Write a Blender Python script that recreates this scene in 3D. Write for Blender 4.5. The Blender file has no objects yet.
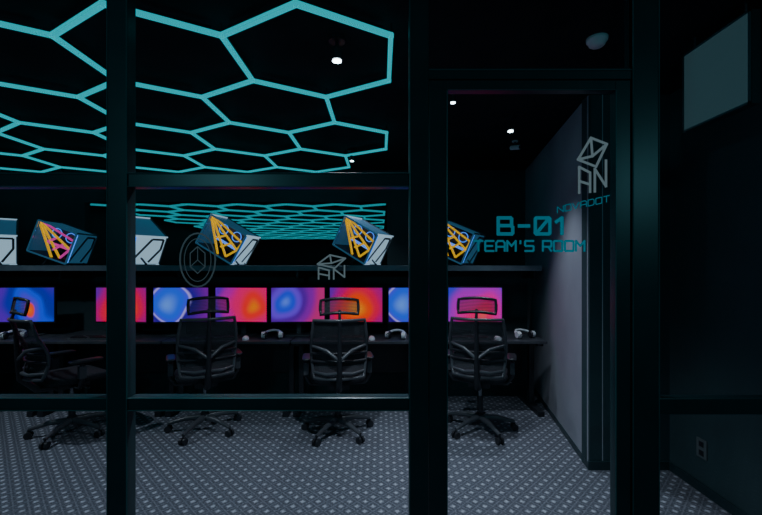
import bpy, bmesh, math, random
from mathutils import Vector, Matrix
random.seed(4)
C=bpy.context
scene=C.scene
F=400.0; EYE=1.45; HY=265.0
def PX(px,Y): return (px-381.0)*Y/F
def PZ(py,Y): return EYE+(HY-py)*Y/F

# ------------------------------------------------------------ materials
def mat(name,col,rough=.5,metal=0,emit=None,es=0,spec=.5):
    m=bpy.data.materials.new(name); m.use_nodes=True
    b=m.node_tree.nodes['Principled BSDF']
    b.inputs['Base Color'].default_value=(*col,1)
    b.inputs['Roughness'].default_value=rough
    b.inputs['Metallic'].default_value=metal
    b.inputs['Specular IOR Level'].default_value=spec
    if emit:
        b.inputs['Emission Color'].default_value=(*emit,1)
        b.inputs['Emission Strength'].default_value=es
    return m
def noisy(name,c1,c2,scale,rough=.6,bump=.1,spec=.5):
    m=mat(name,c1,rough,spec=spec); nt=m.node_tree; b=nt.nodes['Principled BSDF']
    tc=nt.nodes.new('ShaderNodeTexCoord'); n=nt.nodes.new('ShaderNodeTexNoise')
    n.inputs['Scale'].default_value=scale; n.inputs['Detail'].default_value=4
    r=nt.nodes.new('ShaderNodeValToRGB')
    r.color_ramp.elements[0].color=(*c1,1); r.color_ramp.elements[1].color=(*c2,1)
    r.color_ramp.elements[0].position=.35; r.color_ramp.elements[1].position=.65
    bp=nt.nodes.new('ShaderNodeBump'); bp.inputs['Strength'].default_value=bump
    nt.links.new(tc.outputs['Object'],n.inputs['Vector'])
    nt.links.new(n.outputs['Fac'],r.inputs['Fac']); nt.links.new(r.outputs['Color'],b.inputs['Base Color'])
    nt.links.new(n.outputs['Fac'],bp.inputs['Height']); nt.links.new(bp.outputs['Normal'],b.inputs['Normal'])
    return m
M={}
M['frame']=noisy('frame_black_teal',(.011,.034,.041),(.016,.043,.05),6,.35,.02)
M['edgehighlight']=noisy('painted_edge_highlight_teal',(.03,.12,.13),(.04,.14,.15),6,.3,.02)  # paler teal strips paint highlights along frame edges; also borders the sign
M['wall']=noisy('wall_dark',(.024,.056,.066),(.032,.07,.08),3,.7,.05)
M['wallgray']=noisy('wall_concrete_gray',(.34,.35,.41),(.4,.41,.47),2.5,.75,.08)
M['ceil']=noisy('ceiling_black',(.012,.018,.02),(.018,.026,.029),5,.9,.1,.2)
M['black']=mat('black_plastic',(.022,.024,.03),.4)
M['soft']=noisy('black_fabric',(.02,.022,.028),(.035,.038,.045),60,.9,.2,.2)
M['dgray']=mat('dark_gray_plastic',(.075,.082,.095),.32)
M['chrome']=mat('gray_metal',(.3,.32,.35),.3,.8)
M['white']=mat('white_plastic',(.75,.79,.83),.4)
M['desk']=noisy('desk_black_laminate',(.05,.055,.07),(.07,.077,.09),12,.3,.02)
M['shelf']=noisy('shelf_gray_blue',(.18,.23,.28),(.22,.27,.32),10,.5,.02)
M['cyan']=mat('led_cyan',(.02,.1,.1),.4,emit=(.0,.43,.5),es=1.0)
M['cyanfar']=mat('led_cyan_dim',(.02,.1,.1),.4,emit=(.0,.38,.45),es=.7)
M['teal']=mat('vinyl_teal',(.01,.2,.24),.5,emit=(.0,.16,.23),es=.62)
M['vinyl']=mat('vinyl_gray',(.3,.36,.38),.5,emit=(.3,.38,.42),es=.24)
M['reflectfaint']=mat('painted_reflection_faint',(.1,.13,.15),.5,emit=(.2,.27,.32),es=.1)
M['spot']=mat('lamp_lens',(1,1,1),.4,emit=(.8,.95,1),es=14)
M['yellow']=mat('yellow_tube',(.6,.35,.03),.4,emit=(1,.45,.0),es=1.1)
M['pinkled']=mat('pc_pink_led',(.5,.1,.3),.4,emit=(1,.05,.4),es=.9)
M['blueled']=mat('pc_blue_led',(.1,.2,.5),.4,emit=(.05,.25,1),es=1.5)
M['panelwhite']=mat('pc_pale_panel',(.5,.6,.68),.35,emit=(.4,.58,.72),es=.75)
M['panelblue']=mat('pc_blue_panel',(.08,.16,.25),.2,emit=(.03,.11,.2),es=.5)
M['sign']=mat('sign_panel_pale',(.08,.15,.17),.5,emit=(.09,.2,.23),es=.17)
M['outw']=mat('outlet_dim',(.12,.15,.16),.5)

def glass(name,tint=(.88,.95,.97),ior=1.3):
    m=bpy.data.materials.new(name); m.use_nodes=True; nt=m.node_tree; nt.nodes.clear()
    o=nt.nodes.new('ShaderNodeOutputMaterial'); mx=nt.nodes.new('ShaderNodeMixShader')
    t=nt.nodes.new('ShaderNodeBsdfTransparent'); t.inputs['Color'].default_value=(*tint,1)
    g=nt.nodes.new('ShaderNodeBsdfGlossy'); g.inputs['Roughness'].default_value=.01
    g.inputs['Color'].default_value=(.8,.9,.9,1)
    f=nt.nodes.new('ShaderNodeFresnel'); f.inputs['IOR'].default_value=ior
    nt.links.new(f.outputs[0],mx.inputs[0]); nt.links.new(t.outputs[0],mx.inputs[1]); nt.links.new(g.outputs[0],mx.inputs[2])
    nt.links.new(mx.outputs[0],o.inputs[0]); return m
M['glass']=glass('clear_glass')
M['pcglass']=glass('case_glass',(.8,.86,.9),1.35)

def meshfabric():
    m=bpy.data.materials.new('chair_mesh_net'); m.use_nodes=True; nt=m.node_tree
    b=nt.nodes['Principled BSDF']; b.inputs['Base Color'].default_value=(.05,.054,.065,1); b.inputs['Roughness'].default_value=.7
    o=nt.nodes['Material Output']; t=nt.nodes.new('ShaderNodeBsdfTransparent'); mx=nt.nodes.new('ShaderNodeMixShader')
    tc=nt.nodes.new('ShaderNodeTexCoord'); w=nt.nodes.new('ShaderNodeTexWave'); w.bands_direction='Z'
    w.inputs['Scale'].default_value=28
    mp=nt.nodes.new('ShaderNodeMapRange'); mp.inputs['To Min'].default_value=.35; mp.inputs['To Max'].default_value=.85
    nt.links.new(tc.outputs['Object'],w.inputs['Vector']); nt.links.new(w.outputs['Fac'],mp.inputs['Value'])
    nt.links.new(mp.outputs[0],mx.inputs[0]); nt.links.new(t.outputs[0],mx.inputs[1]); nt.links.new(b.outputs[0],mx.inputs[2])
    nt.links.new(mx.outputs[0],o.inputs[0]); return m
M['net']=meshfabric()

def carpet():
    m=mat('carpet_dotted',(.1,.1,.1),.95,spec=.1); nt=m.node_tree; b=nt.nodes['Principled BSDF']
    tc=nt.nodes.new('ShaderNodeTexCoord'); mp=nt.nodes.new('ShaderNodeMapping')
    mp.inputs['Rotation'].default_value=(0,0,math.radians(45)); p=.068
    mp.inputs['Scale'].default_value=(1/p,1/p,1)
    nt.links.new(tc.outputs['Object'],mp.inputs['Vector'])
    s=nt.nodes.new('ShaderNodeSeparateXYZ'); nt.links.new(mp.outputs[0],s.inputs[0])
    def mth(op,a,bv=None):
        n=nt.nodes.new('ShaderNodeMath'); n.operation=op
        for i,v in enumerate((a,bv)):
            if v is None: continue
            if isinstance(v,(int,float)): n.inputs[i].default_value=v
            else: nt.links.new(v,n.inputs[i])
        return n.outputs[0]
    fx=mth('ABSOLUTE',mth('SUBTRACT',mth('FRACT',s.outputs[0]),.5))
    fy=mth('ABSOLUTE',mth('SUBTRACT',mth('FRACT',s.outputs[1]),.5))
    d=mth('MAXIMUM',fx,fy)
    r=nt.nodes.new('ShaderNodeValToRGB'); e=r.color_ramp.elements
    e[0].position=.08; e[0].color=(.5,.52,.6,1); e[1].position=.24; e[1].color=(.135,.145,.175,1)
    e2=r.color_ramp.elements.new(.40); e2.color=(.105,.115,.145,1)
    e3=r.color_ramp.elements.new(.48); e3.color=(.2,.21,.25,1)
    nt.links.new(d,r.inputs['Fac'])
    n=nt.nodes.new('ShaderNodeTexNoise'); n.inputs['Scale'].default_value=90; n.inputs['Detail'].default_value=3
    nt.links.new(tc.outputs['Object'],n.inputs['Vector'])
    mr=nt.nodes.new('ShaderNodeMapRange'); mr.inputs['From Min'].default_value=.3; mr.inputs['From Max'].default_value=.7
    mr.inputs['To Min'].default_value=.5; mr.inputs['To Max'].default_value=1.4
    nt.links.new(n.outputs['Fac'],mr.inputs['Value'])
    mx=nt.nodes.new('ShaderNodeVectorMath'); mx.operation='SCALE'
    nt.links.new(r.outputs['Color'],mx.inputs[0]); nt.links.new(mr.outputs[0],mx.inputs['Scale'])
    nt.links.new(mx.outputs[0],b.inputs['Base Color'])
    bp=nt.nodes.new('ShaderNodeBump'); bp.inputs['Strength'].default_value=.3
    nt.links.new(n.outputs['Fac'],bp.inputs['Height']); nt.links.new(bp.outputs['Normal'],b.inputs['Normal'])
    return m
M['carpet']=carpet()

def screen(name,stops,centre,es=1.0,off=0,warp=.5):
    """wallpaper: soft radial glow gradient, computed from object coords (screen-local)"""
    m=bpy.data.materials.new(name); m.use_nodes=True; nt=m.node_tree; b=nt.nodes['Principled BSDF']
    b.inputs['Base Color'].default_value=(.01,.01,.01,1); b.inputs['Roughness'].default_value=.3
    tc=nt.nodes.new('ShaderNodeTexCoord'); mp=nt.nodes.new('ShaderNodeMapping')
    k0=2.6
    mp.inputs['Location'].default_value=(-centre[0]*k0,0,-centre[1]*k0)
    mp.inputs['Scale'].default_value=(k0,k0,k0)
    nt.links.new(tc.outputs['Object'],mp.inputs['Vector'])
    n=nt.nodes.new('ShaderNodeTexNoise'); n.inputs['Scale'].default_value=1.5; n.inputs['Detail'].default_value=0
    ad=nt.nodes.new('ShaderNodeVectorMath'); ad.operation='ADD'; ad.inputs[1].default_value=(off,off*2,off)
    nt.links.new(mp.outputs[0],ad.inputs[0]); nt.links.new(ad.outputs[0],n.inputs['Vector'])
    sb=nt.nodes.new('ShaderNodeVectorMath'); sb.operation='SUBTRACT'; sb.inputs[1].default_value=(.5,.5,.5); nt.links.new(n.outputs['Color'],sb.inputs[0])
    va=nt.nodes.new('ShaderNodeVectorMath'); va.operation='MULTIPLY_ADD'
    va.inputs[1].default_value=(warp,.0,warp); nt.links.new(sb.outputs[0],va.inputs[0]); nt.links.new(mp.outputs[0],va.inputs[2])
    g=nt.nodes.new('ShaderNodeVectorMath'); g.operation='LENGTH'; nt.links.new(va.outputs[0],g.inputs[0])
    r=nt.nodes.new('ShaderNodeValToRGB'); e=r.color_ramp.elements; r.color_ramp.interpolation='EASE'
    e[0].position=stops[0][0]; e[0].color=(*stops[0][1],1); e[1].position=stops[-1][0]; e[1].color=(*stops[-1][1],1)
    for p,c in stops[1:-1]:
        k=e.new(p); k.color=(*c,1)
    nt.links.new(g.outputs['Value'],r.inputs['Fac']); nt.links.new(r.outputs['Color'],b.inputs['Emission Color'])
    b.inputs['Emission Strength'].default_value=es
    return m
ES=.85
M['scrblue']=screen('screen_blue',[(.0,(.12,.3,1)),(.3,(.02,.1,.9)),(.42,(.05,.06,.9)),(.46,(.45,.35,1)),(.52,(.03,.0,.3)),(1,(.2,.0,.35))],(-.1,.02),ES,.4,.3)
M['scrswirl']=screen('screen_blue_orange_swirl',[(.0,(1,.2,.0)),(.14,(1,.08,.03)),(.22,(.1,.04,.7)),(.45,(.0,.06,.9)),(.6,(.0,.02,.4)),(1,(.1,.0,.5))],(.08,-.02),ES,2.1,.7)
M['scrpurple']=screen('screen_purple',[(.0,(.1,.2,1)),(.22,(.02,.05,.8)),(.35,(.15,.03,.8)),(.5,(.1,.0,.35)),(.7,(.25,.0,.4)),(1,(.6,.02,.2))],(-.13,.03),ES,1.2,.4)
M['scrpink']=screen('screen_pink',[(.0,(1,.2,.0)),(.25,(1,.02,.02)),(.5,(.9,.0,.15)),(.75,(.5,.0,.4)),(1,(.12,.0,.5))],(.12,.0),ES,.9,.4)
M['scrred']=screen('screen_red_orange',[(.0,(1,.3,.0)),(.3,(1,.05,.0)),(.5,(.85,.0,.06)),(.7,(.5,.0,.2)),(.95,(.15,.0,.4))],(.02,-.04),ES,3.3,.4)
M['scrmag']=screen('screen_magenta',[(.0,(1,.08,.1)),(.25,(1,.0,.15)),(.5,(.85,.0,.35)),(.75,(.5,.0,.6)),(1,(.05,.03,.7))],(.06,-.1),ES,1.7,.4)

# ------------------------------------------------------------ mesh builder
class MB:
    def __init__(s): s.v=[]; s.f=[]; s.m=[]; s.mats=[]; s.sm=[]
    def mi(s,k):
        if k not in s.mats: s.mats.append(k)
        return s.mats.index(k)
    def add(s,vs,fs,k,smooth=False):
        o=len(s.v); s.v+= [tuple(v) for v in vs]; i=s.mi(k)
        for f in fs: s.f.append([o+a for a in f]); s.m.append(i); s.sm.append(smooth)
    def box(s,x0,x1,y0,y1,z0,z1,k,M4=None):
        vs=[Vector(p) for p in ((x0,y0,z0),(x1,y0,z0),(x1,y1,z0),(x0,y1,z0),(x0,y0,z1),(x1,y0,z1),(x1,y1,z1),(x0,y1,z1))]
        if M4: vs=[M4@v for v in vs]
        s.add(vs,[(0,3,2,1),(4,5,6,7),(0,1,5,4),(1,2,6,5),(2,3,7,6),(3,0,4,7)],k)
    def beam(s,a,b,w,h,k,up=(0,0,1)):
        a=Vector(a);b=Vector(b);d=(b-a).normalized();u=Vector(up)
        if abs(d.dot(u))>.98:u=Vector((0,1,0))
        r=d.cross(u).normalized()*(w/2);u=r.cross(d).normalized()*(h/2)
        vs=[a-r-u,a+r-u,a+r+u,a-r+u,b-r-u,b+r-u,b+r+u,b-r+u]
        s.add(vs,[(0,3,2,1),(4,5,6,7),(0,1,5,4),(1,2,6,5),(2,3,7,6),(3,0,4,7)],k)
    def tube(s,pts,r,k,n=10,closed=False,M4=None):
        pts=[Vector(p) for p in pts]; 
        if M4: pts=[M4@p for p in pts]
        N=len(pts); rs=r if isinstance(r,(list,tuple)) else [r]*N
        vs=[];fs=[]; prev=None
        for i,p in enumerate(pts):
            if closed: d=(pts[(i+1)%N]-pts[i-1]).normalized()
            else: d=(pts[min(i+1,N-1)]-pts[max(i-1,0)]).normalized()
            if prev is None:
                u=Vector((0,0,1)) if abs(d.z)<.9 else Vector((0,1,0))
            else: u=prev
            a=d.cross(u).normalized(); u=a.cross(d).normalized(); prev=u
            for j in range(n):
                t=2*math.pi*j/n; vs.append(p+(a*math.cos(t)+u*math.sin(t))*rs[i])
        for i in range(N if closed else N-1):
            for j in range(n):
                A=i*n+j;B=i*n+(j+1)%n;Cc=((i+1)%N)*n+(j+1)%n;D=((i+1)%N)*n+j
                fs.append((A,D,Cc,B))
        s.add(vs,fs,k,True)
        if not closed:
            s.add(vs[:n],[tuple(range(n))],k); s.add(vs[-n:],[tuple(range(n-1,-1,-1))],k)
    def grid(s,fn,nu,nv,k,closeu=False):
        vs=[fn(i/nu,j/nv) for i in range(nu+1) for j in range(nv+1)]
        fs=[(i*(nv+1)+j,(i+1)*(nv+1)+j,(i+1)*(nv+1)+j+1,i*(nv+1)+j+1) for i in range(nu) for j in range(nv)]
        s.add(vs,fs,k,True)
    def pillow(s,cx,cy,cz,w,d,h,k,bend=None,p=4):
        def se(c,e): return math.copysign(abs(c)**e,c)
        def fn(u,v):
            a=-math.pi+2*math.pi*u; b=-math.pi/2+math.pi*v
            e=2.0/p; e2=.6
            x=w/2*se(math.cos(b),e2)*se(math.cos(a),e); y=d/2*se(math.cos(b),e2)*se(math.sin(a),e); z=h/2*se(math.sin(b),e2)
            q=Vector((cx+x,cy+y,cz+z))
            return bend(q,x,y,z) if bend else q
        s.grid(fn,28,12,k)
    def obj(s,name,loc=(0,0,0),rot=0,parent=None,bevel=0):
        me=bpy.data.meshes.new(name); me.from_pydata(s.v,[],s.f)
        for k in s.mats: me.materials.append(M[k])
        for i,p in enumerate(me.polygons): p.material_index=s.m[i]; p.use_smooth=s.sm[i]
        me.update(); o=bpy.data.objects.new(name,me); scene.collection.objects.link(o)
        o.location=loc; o.rotation_euler=(0,0,rot)
        if parent: o.parent=parent
        if bevel:
            b=o.modifiers.new('bevel','BEVEL'); b.width=bevel; b.segments=2; b.limit_method='ANGLE'
        return o
def empty(name,loc=(0,0,0),rot=0):
    o=bpy.data.objects.new(name,None); scene.collection.objects.link(o); o.location=loc; o.rotation_euler=(0,0,rot); return o

# ------------------------------------------------------------ room shell
CE=2.66; LX=-6.0; PY=1.5; BY=5.1
b=MB(); b.box(LX,4.0,-2.5,19.5,-.05,0,'carpet'); b.obj('floor')
b=MB(); b.box(LX,4.0,-2.5,19.5,CE,CE+.05,'ceil'); b.obj('ceiling')
b=MB(); wx0,wx1=-3.78,.08; wz0,wz1=1.25,2.25
b.box(LX,wx0,BY,BY+.1,0,CE,'wall'); b.box(wx1,1.85,BY,BY+.1,0,CE,'wall'); b.box(wx0,wx1,BY,BY+.1,0,wz0,'wall'); b.box(wx0,wx1,BY,BY+.1,wz1,CE,'wall')
b.obj('wall_back')
b=MB(); b.box(LX-.1,LX,-2.5,19.5,0,CE,'wall'); b.obj('wall_left')
b=MB(); b.box(LX,4,19.5,19.6,0,CE,'wall'); b.obj('wall_far_hall')
b=MB(); b.box(LX,4,-2.6,-2.5,0,CE,'wall'); b.obj('wall_corridor')
b=MB(); b.box(2.05,2.15,PY+.05,2.95,0,CE,'wall'); b.box(1.48,2.05,2.84,2.95,0,CE,'wall'); b.obj('wall_right')
def slab(b,p,q,t,z0,z1,k):
    p=Vector((*p,0));q=Vector((*q,0));n=Vector((0,0,1)).cross(q-p).normalized()*-t
    vs=[p,q,q+n,p+n]; vs=[Vector((a.x,a.y,z0)) for a in vs]+[Vector((a.x,a.y,z1)) for a in vs]
    b.add(vs,[(0,1,2,3),(7,6,5,4),(0,4,5,1),(1,5,6,2),(2,6,7,3),(3,7,4,0)],k)
b=MB(); slab(b,(1.477,2.855),(1.84,BY),.1,0,CE,'wallgray'); b.obj('wall_side_gray')
b=MB(); slab(b,(1.466,2.83),(1.827,BY),.01,0,.045,'frame'); b.box(1.468,2.04,2.825,2.838,0,.06,'frame'); b.box(2.036,2.048,PY+.06,2.83,0,.06,'frame'); b.obj('baseboard_right')

# ------------------------------------------------------------ glazed partition
y0,y1=PY-.02,PY+.03
def FX(px): return (px-381)*PY/F
def FZ(py): return EYE+(HY-py)*PY/F
b=MB()
def vbar(xa,xb,z0=0,z1=CE,ya=y0,yb=y1): b.box(xa,xb,ya,yb,z0,z1,'frame')
mA=(FX(110.5),FX(131)); mB=(FX(409),FX(428)); mC=(FX(629),FX(656))
vbar(*mA); vbar(*mB); vbar(*mC); vbar(-2.45,-2.37); vbar(-3.85,-3.77); vbar(-5.3,-5.22); vbar(2.5,2.58)
segs=[(LX,-5.3),(-5.22,-3.85),(-3.77,-2.45),(-2.37,mA[0]),(mA[1],mB[0])]
for sa,sb in segs:
    for za,zb in ((FZ(188),FZ(174)),(FZ(409),FZ(396)),(0,.1),(CE-.05,CE)):
        b.box(sa,sb,y0+.003,y1-.003,za,zb,'frame')
        if za>.5 and za<2:
            b.box(sa,sb,y0-.004,y0+.003,za,za+.004,'edgehighlight'); b.box(sa,sb,y0-.004,y0+.003,zb-.004,zb,'edgehighlight')
b.box(mB[1],mC[0],y0+.003,y1-.003,FZ(81),FZ(70),'frame'); b.box(mB[1],mC[0],y0+.003,y1-.003,CE-.05,CE,'frame')
b.box(mB[1],mC[0],y0-.003,y0+.003,FZ(73),FZ(72),'edgehighlight')
for za,zb in ((FZ(413),FZ(397)),(0,.1),(CE-.05,CE)): b.box(mC[1],2.5,y0+.003,y1-.003,za,zb,'frame')
for x in (mA[1]-.005,mB[0],mA[0],mC[1]-.005,mC[0]): 
    b.box(x,x+.004,y0-.004,y0+.02,.1,CE-.05,'edgehighlight')
b.obj('partition_frame',bevel=.002)
wn=1
def pane(xa,xb,za,zb):
    global wn
    g=MB(); g.add([(xa,PY,za),(xb,PY,za),(xb,PY,zb),(xa,PY,zb)],[(0,1,2,3)],'glass'); g.obj('window_%d'%wn); wn+=1
for sa,sb in segs:
    pane(sa,sb,FZ(174),CE-.05); pane(sa,sb,FZ(396),FZ(188)); pane(sa,sb,.1,FZ(409))
pane(mB[1],mC[0],FZ(70),CE-.05); pane(mC[1],2.5,FZ(397),CE-.05); pane(mC[1],2.5,.1,FZ(413))
door=empty('door_1',(0,0,0))
b=MB(); dx0,dx1=mB[1]+.003,mC[0]-.003; gx0,gx1=FX(447),FX(613); dt=FZ(82)
b.box(dx0,gx0,PY-.015,PY+.02,.01,dt,'frame'); b.box(gx1,dx1,PY-.015,PY+.02,.01,dt,'frame')
b.box(gx0,gx1,PY-.015,PY+.02,FZ(92),dt,'frame'); b.box(gx0,gx1,PY-.015,PY+.02,.01,.12,'frame')
b.box(gx0-.004,gx0,PY-.019,PY-.015,.12,FZ(92),'edgehighlight'); b.box(gx1,gx1+.004,PY-.019,PY-.015,.12,FZ(92),'edgehighlight'); b.box(gx0,gx1,PY-.019,PY-.015,FZ(92),FZ(91.3),'edgehighlight')
b.obj('door_leaf_frame',parent=door,bevel=.002)
b=MB(); b.add([(gx0,PY,.12),(gx1,PY,.12),(gx1,PY,FZ(92)),(gx0,PY,FZ(92))],[(0,1,2,3)],'glass'); b.obj('door_glass',parent=door)

# ------------------------------------------------------------ vinyl lettering
G={ 'B':[[(0,0),(0,1),(.85,1),(.92,.93),(.92,.6),(.85,.52),(0,.52)],[(.85,.52),(1,.42),(1,.07),(.93,0),(0,0)]],
 '-':[[(.15,.5),(.85,.5)]],
 '0':[[(0,.07),(0,.93),(.07,1),(.93,1),(1,.93),(1,.07),(.93,0),(.07,0),(0,.07)],[(.15,.12),(.85,.88)]],
 '1':[[(.15,.75),(.55,1),(.55,0)]],
 'T':[[(0,1),(1,1)],[(.5,1),(.5,0)]],
 'E':[[(1,1),(.07,1),(0,.93),(0,.07),(.07,0),(1,0)],[(0,.5),(.85,.5)]],
 'A':[[(0,0),(0,.8),(.2,1),(.8,1),(1,.8),(1,0)],[(0,.42),(1,.42)]],
 'M':[[(0,0),(0,1),(.5,.5),(1,1),(1,0)]],
 "'":[[(.5,1),(.5,.75)]],
 'S':[[(1,1),(.07,1),(0,.93),(0,.57),(.07,.5),(.93,.5),(1,.43),(1,.07),(.93,0),(0,0)]],
 'R':[[(0,0),(0,1),(.93,1),(1,.93),(1,.5),(.93,.42),(0,.42)],[(.6,.42),(1,0)]],
 'O':[[(0,.07),(0,.93),(.07,1),(.93,1),(1,.93),(1,.07),(.93,0),(.07,0),(0,.07)]],
 'N':[[(0,0),(0,1),(1,0),(1,1)]],'V':[[(0,1),(.5,0),(1,1)]],'D':[[(0,0),(0,1),(.8,1),(1,.8),(1,.2),(.8,0),(0,0)]]}
def strokes(b,polys,th,k,y,M2=lambda p:p):
    for poly in polys:
        pts=[Vector(M2(p)) for p in poly]
        for i in range(len(pts)-1):
            a,c=pts[i],pts[i+1]; d=(c-a)
            if d.length<1e-6: continue
            d.normalize(); n=Vector((-d.y,d.x))*th/2; e=d*th*.35
            a=a-e;c=c+e
            q=[a-n,c-n,c+n,a+n]; b.add([(v.x,y-.0004*random.random(),v.y) for v in q],[(0,1,2,3)],k)
def text(b,s,x0,x1,z0,z1,th,k,y,gap=.3,slope=0):
    n=len(s); cw=(x1-x0)/(sum(.5 if c in " '" else 1 for c in s)+gap*(n-1)); x=x0
    for c in s:
        w=cw*(.5 if c in " '" else 1)
        if c in G: strokes(b,G[c],th,k,y,lambda p:(x+p[0]*w,z0+p[1]*(z1-z0)+slope*(x+p[0]*w-x0)))
        x+=w+gap*cw
dY=PY-.003
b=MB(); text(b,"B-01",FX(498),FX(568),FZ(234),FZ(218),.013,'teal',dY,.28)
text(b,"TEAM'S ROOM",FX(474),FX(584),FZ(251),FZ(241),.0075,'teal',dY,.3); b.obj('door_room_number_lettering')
def logo(b,x0,x1,z0,z1,th,y,sk=0):
    P=[[(.02,.62),(.45,1.0),(.98,.86),(.62,.46),(.02,.62)],[(.45,1.0),(.5,.66),(.98,.86)],[(.5,.66),(.02,.62)],
       [(.06,.0),(.06,.48),(.42,.36),(.42,.0)],[(.06,.22),(.42,.14)],
       [(.58,.0),(.58,.42),(.95,.08),(.95,.56)]]
    strokes(b,P,th,'vinyl',y,lambda p:(x0+p[0]*(x1-x0),z0+p[1]*(z1-z0)+sk*(p[0]-.5)))
b=MB(); logo(b,FX(577),FX(607),FZ(192),FZ(138),.0095,dY,.01)
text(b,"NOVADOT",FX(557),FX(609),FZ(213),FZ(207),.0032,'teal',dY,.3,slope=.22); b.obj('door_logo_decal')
b=MB(); logo(b,FX(317),FX(346),FZ(279),FZ(255),.006,dY); b.obj('window_logo_decal')
b=MB()  # faint ring drawn on the pane, a painted reflection
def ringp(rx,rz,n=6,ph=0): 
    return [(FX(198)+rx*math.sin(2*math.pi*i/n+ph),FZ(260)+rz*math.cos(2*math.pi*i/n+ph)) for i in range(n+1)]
strokes(b,[ringp(.066,.1,28)],.006,'reflectfaint',dY); strokes(b,[ringp(.05,.08,28)],.003,'reflectfaint',dY); strokes(b,[ringp(.032,.05)],.004,'reflectfaint',dY)
strokes(b,[[(FX(198),FZ(260)),ringp(.032,.05)[i]] for i in (0,2,4)],.003,'reflectfaint',dY); b.obj('window_ring_reflection')

# ------------------------------------------------------------ hexagon ceiling lights
def hexes(name,cents,s,z,w,k):
    E={}
    def key(p): return (round(p[0]*25),round(p[1]*25))
    for cx,cy in cents:
        ps=[(cx+s*math.sin(math.pi/3*i),cy+s*math.cos(math.pi/3*i)) for i in range(6)]
        for i in range(6):
            a,c=ps[i],ps[(i+1)%6]; mid=((a[0]+c[0])/2,(a[1]+c[1])/2)
            kk=key(mid)
            if any((kk[0]+i1,kk[1]+j1) in E for i1 in(-1,0,1) for j1 in(-1,0,1)): continue
            E[kk]=(a,c)
    b=MB()
    for a,c in E.values():
        a=Vector((*a,z));c=Vector((*c,z)); d=(c-a).normalized()
        b.beam(a+d*.006,c-d*.006,w,w*.8,k)
        b.beam(a+d*.05+Vector((0,0,.02)),c-d*.05+Vector((0,0,.02)),w*.6,.02,'black')
    pts=set()
    for a,c in E.values():
        for p in (a,c):
            kk=key(p)
            if any((kk[0]+i1,kk[1]+j1) in pts for i1 in(-1,0,1) for j1 in(-1,0,1)): continue
            pts.add(kk); b.tube([(p[0],p[1],z-w*.4),(p[0],p[1],z+w*.4)],w*.6,k,8)
            b.tube([(p[0],p[1],z),(p[0],p[1],CE-.001)],.004,'black',6)
    return b.obj(name)
s=.49; W=s*math.sqrt(3); HZ=2.6
c=[]
for r in range(4):
    for i in range(7):
        x=-.375-W*i-(W/2 if r%2 else 0)
        if x>-5.5: c.append((x,2.25+r*s*1.5))
c=[p for p in c if p[1]+s<BY-.05]
hexes('hexagon_ceiling_light',c,s,HZ,.025,'cyan')
c=[]; s2=.54; W2=s2*math.sqrt(3)
for r in range(13):
    for i in range(7):
        x=-.40-W2*i-(W2/2 if r%2 else 0)
        if x>-5.4: c.append((x,7.3+r*s2*1.5))
hexes('hexagon_ceiling_light',c,s2,HZ,.042,'cyanfar')

# ------------------------------------------------------------ ceiling spots etc
def spot(px,py,tilt=(0,0),power=18,size=.035,XY=None,cone=120):
    z=CE-.09; d=HY-py; Y=F*(z-EYE)/d; X=(px-381)*Y/F
    if XY: X,Y=XY
    b=MB(); b.tube([(0,0,.088),(0,0,.07)],.045,'black',20); b.tube([(0,0,.07),(0,0,.03)],.009,'black',8)
    b.tube([(0,0,.035),(tilt[0]*.3,tilt[1]*.3,-.03)],[size,size*1.1],'black',20)
    b.tube([(tilt[0]*.3,tilt[1]*.3,-.0305),(tilt[0]*.31,tilt[1]*.31,-.034)],size*.8,'spot',20)
    o=b.obj('ceiling_spotlight',(X,Y,z))
    l=bpy.data.lights.new('spot_beam','SPOT'); l.energy=power; l.color=(.82,.89,1); l.spot_size=math.radians(cone); l.spot_blend=.8; l.shadow_soft_size=.04
    lo=bpy.data.objects.new('spot_beam',l); scene.collection.objects.link(lo); lo.parent=o; lo.location=(tilt[0]*.35,tilt[1]*.35,-.05)
    return o
spot(337,55,power=82,size=.03); spot(510,128,(.0,-.05),power=50,size=.026,cone=82); spot(352,158,power=26,size=.024); spot(453,98,power=30,size=.02,cone=95)
spot(0,0,power=75,XY=(-3.4,2.7))  # extra spotlight added out of view to light the lower left
def lathe(name,prof,loc,k,n=28):
    b=MB(); vs=[];fs=[]
    for r,z in prof:
        for j in range(n): t=2*math.pi*j/n; vs.append((r*math.cos(t),r*math.sin(t),z))
    for i in range(len(prof)-1):
        for j in range(n): fs.append((i*n+j,i*n+(j+1)%n,(i+1)*n+(j+1)%n,(i+1)*n+j))
    b.add(vs,fs,k,True); return b.obj(name,loc)
Y=F*(CE-.03-EYE)/(HY-44)
lathe('smoke_detector',[(.0,-.045),(.03,-.044),(.04,-.036),(.046,-.02),(.052,-.016),(.054,0),(0,0)],(PX(597,Y),Y,CE),'white')
b=MB(); b.tube([(0,0,0),(0,0,-.05)],.01,'dgray'); b.tube([(0,0,0),(0,0,-.012)],.03,'white',16); b.tube([(-.03,.03,-.06),(.03,-.05,-.075)],.022,'white',14); b.tube([(.03,-.05,-.075),(.032,-.053,-.0755)],.017,'black',14)
b.obj('security_camera',(PX(515,3.9),3.9,CE))

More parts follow.
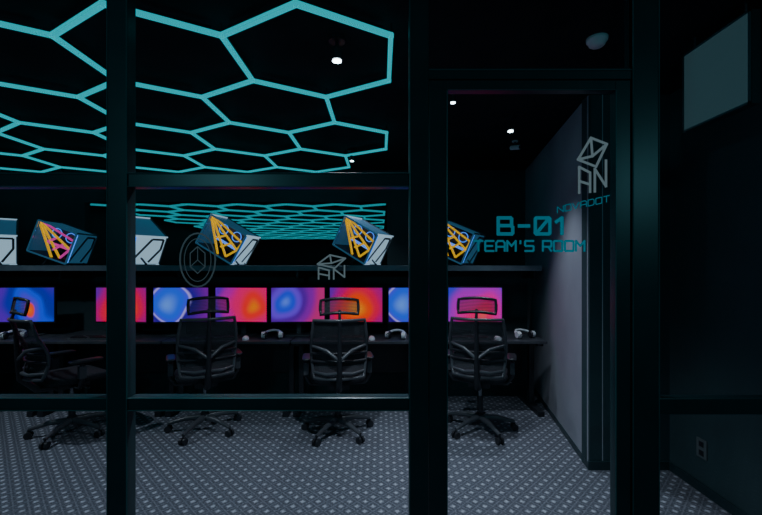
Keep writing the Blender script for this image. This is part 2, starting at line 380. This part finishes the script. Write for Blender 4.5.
b=MB(); b.box(-.02,.02,-.2,.2,-.42,0,'frame'); b.box(-.025,-.02,-.192,.192,-.412,-.008,'sign'); b.box(.02,.025,-.188,.188,-.408,-.012,'sign')
b.box(-.029,-.025,-.2,.2,-.42,-.41,'edgehighlight'); b.box(-.029,-.025,-.2,.2,-.01,0,'edgehighlight'); b.box(-.029,-.025,-.2,-.19,-.42,0,'edgehighlight'); b.box(-.029,-.025,.19,.2,-.42,0,'edgehighlight')
b.tube([(0,-.15,0),(0,-.15,.07)],.005,'dgray',8); b.tube([(0,.15,0),(0,.15,.07)],.005,'dgray',8)
b.obj('hanging_sign',(1.67,1.98,CE-.07))
b=MB(); b.box(-.008,0,-.04,.04,-.06,.06,'outw')
for zz in (-.028,.028):
    b.box(-.011,-.008,-.018,.018,zz-.016,zz+.016,'black')
b.obj('wall_outlet',(2.05,2.55,.28))

# ------------------------------------------------------------ desks, shelf
DZ=.73; DF=3.78; DB=4.42
for i in range(6):
    cx=.97-1.22*i; b=MB()
    b.box(-.605,.605,0,DB-DF,DZ-.028,DZ,'desk')
    for sx in (-.56,.56):
        b.box(sx-.025,sx+.025,.28,.34,.05,DZ-.028,'black'); b.box(sx-.03,sx+.03,.03,.6,0.0,.05,'black'); b.box(sx-.03,sx+.03,.06,.58,DZ-.06,DZ-.028,'black')
    b.box(-.535,.535,.5,.52,.3,DZ-.028,'black')
    b.obj('gaming_desk',(cx,DF,0),bevel=.004)
b=MB(); SX0,SX1=-5.95,1.62
b.box(SX0,SX1,4.02,4.42,1.39,1.445,'shelf')
for i in range(7):
    x=1.58-1.22*i
    b.box(x-.015,x+.015,4.1,4.42,1.31,1.39,'black')
b.obj('display_shelf',bevel=.004)
b=MB(); b.box(SX0,SX1,4.425,4.45,0,1.44,'wall'); b.obj('desk_backboard_1')  # back panel behind the desks, reaching up to the shelf

def monitor(X,k,yaw=0,Y=4.04,Z=1.045):
    root=empty('monitor',(X,Y,DZ),yaw); w,h=.555,.37; zc=Z-DZ
    b=MB(); b.box(-w/2,w/2,.0,.03,zc-h/2,zc+h/2,'black'); b.box(-.16,.16,.03,.055,zc-.1,zc+.1,'black')
    b.beam((0,.075,.01),(0,.075,zc),.05,.03,'dgray'); b.box(-.03,.03,.05,.08,zc-.04,zc+.04,'dgray')
    b.box(-.12,.12,-.02,.16,0,.012,'dgray'); b.obj('monitor_body',parent=root,bevel=.004)
    b=MB(); b.box(-w/2+.012,w/2-.012,-.002,0,-h/2+.018,h/2-.01,k); o=b.obj('screen',(0,0,zc),parent=root)
for px,k,yw in ((-36,'scrpink',0),(26,'scrswirl',.08),(121,'scrred',-.08),(181,'scrblue',.08),(241,'scrpink',-.08),(298,'scrpurple',0.06),(356,'scrred',-.06),(415,'scrblue',.06),(475,'scrmag',-.06)):
    monitor(PX(px,4.04),k,yw)

def keyboard(X,Y,yaw):
    b=MB(); b.box(-.2,.2,-.065,.065,0,.018,'dgray')
    for r in range(5):
        for q in range(15): b.box(-.19+q*.0255,-.19+q*.0255+.02,-.058+r*.024,-.058+r*.024+.019,.018,.027,'chrome' if (r+q)%7==0 else 'black')
    b.box(-.205,.205,-.068,.068,-.0,.004,'dgray')
    b.obj('keyboard',(X,Y,DZ),yaw,bevel=0)
def mouse(X,Y,yaw,k='dgray'):
    b=MB()
    def fn(u,v):
        a=2*math.pi*u; t=math.pi/2*v
        return Vector((.032*math.cos(a)*math.cos(t)*(1-.12*math.sin(a)),.058*math.sin(a)*math.cos(t),.036*math.sin(t)**.8))
    b.grid(fn,20,8,k); b.beam((0,.03,.03),(0,.045,.025),.006,.008,'black'); b.obj('computer_mouse',(X,Y,DZ),yaw)
def headset(X,Y,yaw):
    b=MB(); R=.085
    pts=[(R*math.cos(t),0,.05+R*1.1*math.sin(t)) for t in [math.pi*i/14 for i in range(15)]]
    T=Matrix.Rotation(math.radians(-72),4,'X'); T=Matrix.Translation((0,0,.035))@T@Matrix.Translation((0,0,-.03))
    b.tube(pts,.012,'white',8,M4=T)
    for sx in (-1,1):
        b.tube([(sx*(R-.02),0,.04),(sx*(R+.015),0,.04)],[.036,.03],'white',18,M4=T)
        b.tube([(sx*(R-.035),0,.04),(sx*(R-.02),0,.04)],[.03,.037],'black',18,M4=T)
    b.tube([(-R,-.0,.03),(-R*.9,-.03,-.01),(-R*.4,-.06,-.02)],.004,'black',6,M4=T)
    b.obj('headset',(X,Y,DZ+.0),yaw)
for i,cx in enumerate((.97,-.25,-1.47,-2.69,-3.91)):
    keyboard(cx-.12,3.89,random.uniform(-.1,.1)); mouse(cx+.16,3.87,random.uniform(-.3,.3),'white')
headset(1.42,3.92,.3); headset(.14,3.89,-.3); headset(-3.58,3.89,.3); headset(-1.06,3.89,.1)

# ------------------------------------------------------------ PCs on shelf : tilted cases
def pc(px,roll,yaw,S=.33,D=.32,Wd=.42,pale=True,Y=4.21,alt='yellow'):
    X=PX(px,Y); b=MB()
    T=Matrix.Rotation(yaw,4,'Z')@Matrix.Rotation(roll,4,'Y')
    hx=Wd/2;h=S/2;d=D/2
    cor=[T@Vector((sx*hx,sy*d,sz*h)) for sx in(-1,1) for sy in(-1,1) for sz in(-1,1)]
    lo=min(v.z for v in cor); T=Matrix.Translation((0,0,-lo+.014))@T
    P=lambda x,y,z:T@Vector((x*hx,y*d,z*h))
    ek='panelwhite' if pale else 'dgray'
    up=T.to_3x3()@Vector((0,1,0))
    for a,c2 in (((-1,-1),(1,-1)),((1,-1),(1,1)),((1,1),(-1,1)),((-1,1),(-1,-1))):
        for yy in(-1,1): b.beam(P(a[0],yy,a[1]),P(c2[0],yy,c2[1]),.014,.014,'panelblue' if yy<0 else 'dgray',up=up)
        b.beam(P(a[0],-1,a[1]),P(a[0],1,a[1]),.014,.014,ek)
    sp='panelwhite' if pale else 'panelblue'
    b.box(hx-.012,hx-.002,-d+.01,d-.01,-h+.01,h-.01,sp,T)
    # angular dark inlay on the side panel
    ux=T.to_3x3()@Vector((1,0,0))
    for a,c2 in (((-.8,-.8),(.1,.8)),((.1,.8),(.8,.8)),((.25,-.85),(.8,.1)),((.8,.1),(.8,.8))):
        b.beam(P(1.0,a[0],a[1]),P(1.0,c2[0],c2[1]),.02,.008,'dgray',up=ux)
    b.beam(P(1.01,-.9,-.9),P(1.01,-.9,.9),.008,.01,'blueled',up=ux)
    b.box(-hx+.002,-hx+.012,-d+.01,d-.01,-h+.01,h-.01,'panelblue',T)
    b.box(-hx+.01,hx-.01,-d+.01,d-.01,h-.012,h-.002,'panelblue',T); b.box(-hx+.01,hx-.01,-d+.01,d-.01,-h+.002,-h+.012,'black',T)
    b.box(-hx+.01,hx-.01,d-.012,d-.004,-h+.01,h-.01,'black',T)
    b.box(-hx*.7,hx*.6,d*.3,d*.36,-h*.7,h*.7,'dgray',T)
    b.box(-hx*.6,hx*.75,-d*.2,d*.3,-h*.35,-h*.12,'black',T); b.box(-hx*.6,hx*.75,-d*.22,-d*.2,-h*.32,-h*.15,alt if alt!='yellow' else 'blueled',T)
    for fx,fz in ((-.45,.45),(.3,.45)):
        ring=[T@Vector((fx*hx+.05*math.cos(t),-d*.1,fz*h+.05*math.sin(t))) for t in [2*math.pi*i/20 for i in range(20)]]
        b.tube(ring,.005,'blueled',6,closed=True)
    for a,c2 in (((-.95,.92),(.88,-.1)),((-.95,.92),(.55,-.8)),((-.95,.8),(.15,-.92)),((-.8,.95),(.95,.45)),((.88,-.1),(.55,-.8)),((.5,.1),(.1,-.45)),((.95,.45),(.88,-.1)),((.1,.35),(-.3,-.1))):
        b.beam(P(a[0],-.86,a[1]),P(c2[0],-.86,c2[1]),.017,.017,alt if (alt!='yellow' and a[0]>-.9) else 'yellow',up=up)
    b.box(-hx+.01,hx-.01,-d-.003,-d,-h+.01,h-.01,'pcglass',T)
    b.box(-.15,.15,-.12,.12,0,.012,'black')
    for sx in (-1,1):
        b.beam((sx*.14,-.1,.006),(sx*.08,-.1,.08),.015,.015,'dgray'); b.beam((sx*.14,.1,.006),(sx*.08,.1,.08),.015,.015,'dgray')
    b.obj('desktop_computer',(X,Y,1.445),0)
r=math.radians
pc(-3,r(28),r(-48)); pc(64,r(20),r(2),pale=False,alt='pinkled',Wd=.4); pc(139,r(32),r(-34)); pc(229,r(30),r(-8),Wd=.44)
pc(363,r(28),r(-30),Wd=.44); pc(456,r(24),r(-34),pale=False)

# ------------------------------------------------------------ chair
def chair(X,Y,yaw):
    b=MB()
    for i in range(5):
        a=2*math.pi*i/5+.3; c_,s_=math.cos(a),math.sin(a)
        b.tube([(.02*c_,.02*s_,.115),(.15*c_,.15*s_,.11),(.3*c_,.3*s_,.075)],[.028,.022,.014],'dgray',10)
        b.tube([(.3*c_,.3*s_,.075),(.3*c_,.3*s_,.045)],.008,'black',8)
        for q in (-1,1):
            o=Vector((.3*c_,.3*s_,.028)); t=Vector((-s_,c_,0))
            b.tube([o+t*q*.008,o+t*q*.026],.028,'black',14)
    b.tube([(0,0,.09),(0,0,.15)],.035,'black',16); b.tube([(0,0,.15),(0,0,.3)],.026,'black',16); b.tube([(0,0,.3),(0,0,.42)],.016,'chrome',12)
    b.box(-.09,.09,-.14,.1,.41,.455,'black'); b.tube([(.09,.02,.43),(.27,.02,.43)],.007,'black',8)
    def bend(q,x,y,z):
        q=q.copy(); q.z+= -.9*max(0,y-.12)**2*2 + .25*(x*x) ; return q
    b.pillow(0,.02,.49,.48,.48,.085,'soft',bend)
    def bp(u,v):
        w=.188+.033*math.sin(math.pi*(v*.8+.1))
        x=u*w; z=.55+.47*v
        y=-.27+.045*math.sin(math.pi*min(1,v*1.4))*1-.07*v*v+ -.06*(1-u*u)
        return Vector((x,y-.0,z))
    b.grid(lambda i,j:bp(-1+2*i,j),16,16,'net')
    loop=[bp(-1+2*i/8,0) for i in range(9)]+[bp(1,i/10) for i in range(1,11)]+[bp(1-2*i/8,1) for i in range(1,9)]+[bp(-1,1-i/10) for i in range(1,10)]
    b.tube(loop,.013,'dgray',8,closed=True)
    for v in (.28,.42): b.tube([bp(-1+2*i/8,v)-Vector((0,.012,0)) for i in range(9)],.01,'black',8)
    b.tube([(0,-.1,.43),(0,-.24,.44),(0,-.345,.55),(0,-.36,.72),(0,-.375,.95)],[.03,.028,.024,.02,.014],'black',10)
    for sx in (-1,1):
        b.tube([(0,-.36,.7),(sx*.1,-.34,.78),tuple(bp(sx,.55))],[.016,.013,.011],'dgray',8)
        b.tube([(0,-.345,.6),(sx*.1,-.33,.59),tuple(bp(sx,.1))],[.016,.013,.011],'dgray',8)
    b.tube([(0,-.375,.93),(0,-.4,1.02),(0,-.375,1.1)],[.014,.012,.01],'black',8)
    def hp(u,v):
        w=.15-.012*abs(v-.5); x=u*w; return Vector((x,-.375+1.3*x*x+.02*(v-.5),1.08+.11*v-.8*x*x))
    b.grid(lambda i,j:hp(-1+2*i,j),12,6,'net')
    b.tube([hp(-1+2*i/10,0) for i in range(11)]+[hp(1,.33),hp(1,.66)]+[hp(1-2*i/10,1) for i in range(11)]+[hp(-1,.66),hp(-1,.33)],.012,'black',8,closed=True)
    for sx in (-1,1):
        b.tube([(sx*.1,-.02,.43),(sx*.23,-.03,.44),(sx*.27,-.03,.5),(sx*.27,-.03,.64)],[.018,.018,.018,.015],'black',10)
        b.box(sx*.27-.02,sx*.27+.02,-.055,-.005,.52,.62,'dgray')
        b.pillow(sx*.265,.0,.66,.08,.25,.03,'black')
    return b.obj('office_chair',(X,Y,0),yaw)
chair(PX(72,3.45),3.45,r(-32)); chair(PX(205,3.52),3.52,r(28)); chair(PX(338,3.47),3.47,r(8)); chair(PX(480,3.52),3.52,r(-18)); chair(PX(-70,3.5),3.5,r(10))

# ------------------------------------------------------------ lights
def point(name,loc,power,col,rad=.03):
    l=bpy.data.lights.new(name,'POINT'); l.energy=power; l.shadow_soft_size=rad; l.color=col
    o=bpy.data.objects.new(name,l); scene.collection.objects.link(o); o.location=loc; return o
point('corridor_fill',(-1.6,-1.2,2.3),26,(.25,.85,1))  # unseen fill points added behind the camera to brighten frames and walls
point('corridor_fill',(2.72,-1.2,2.3),18,(.25,.85,1))
w=bpy.data.worlds.new('night'); scene.world=w; w.use_nodes=True
w.node_tree.nodes['Background'].inputs[0].default_value=(.01,.03,.035,1); w.node_tree.nodes['Background'].inputs[1].default_value=.3

cam=bpy.data.cameras.new('cam'); cam.sensor_width=36; cam.lens=F/762*36; cam.shift_y=7.5/762; cam.clip_start=.02
co=bpy.data.objects.new('camera',cam); scene.collection.objects.link(co); co.location=(0,0,EYE); co.rotation_euler=(math.pi/2,0,0)
scene.camera=co
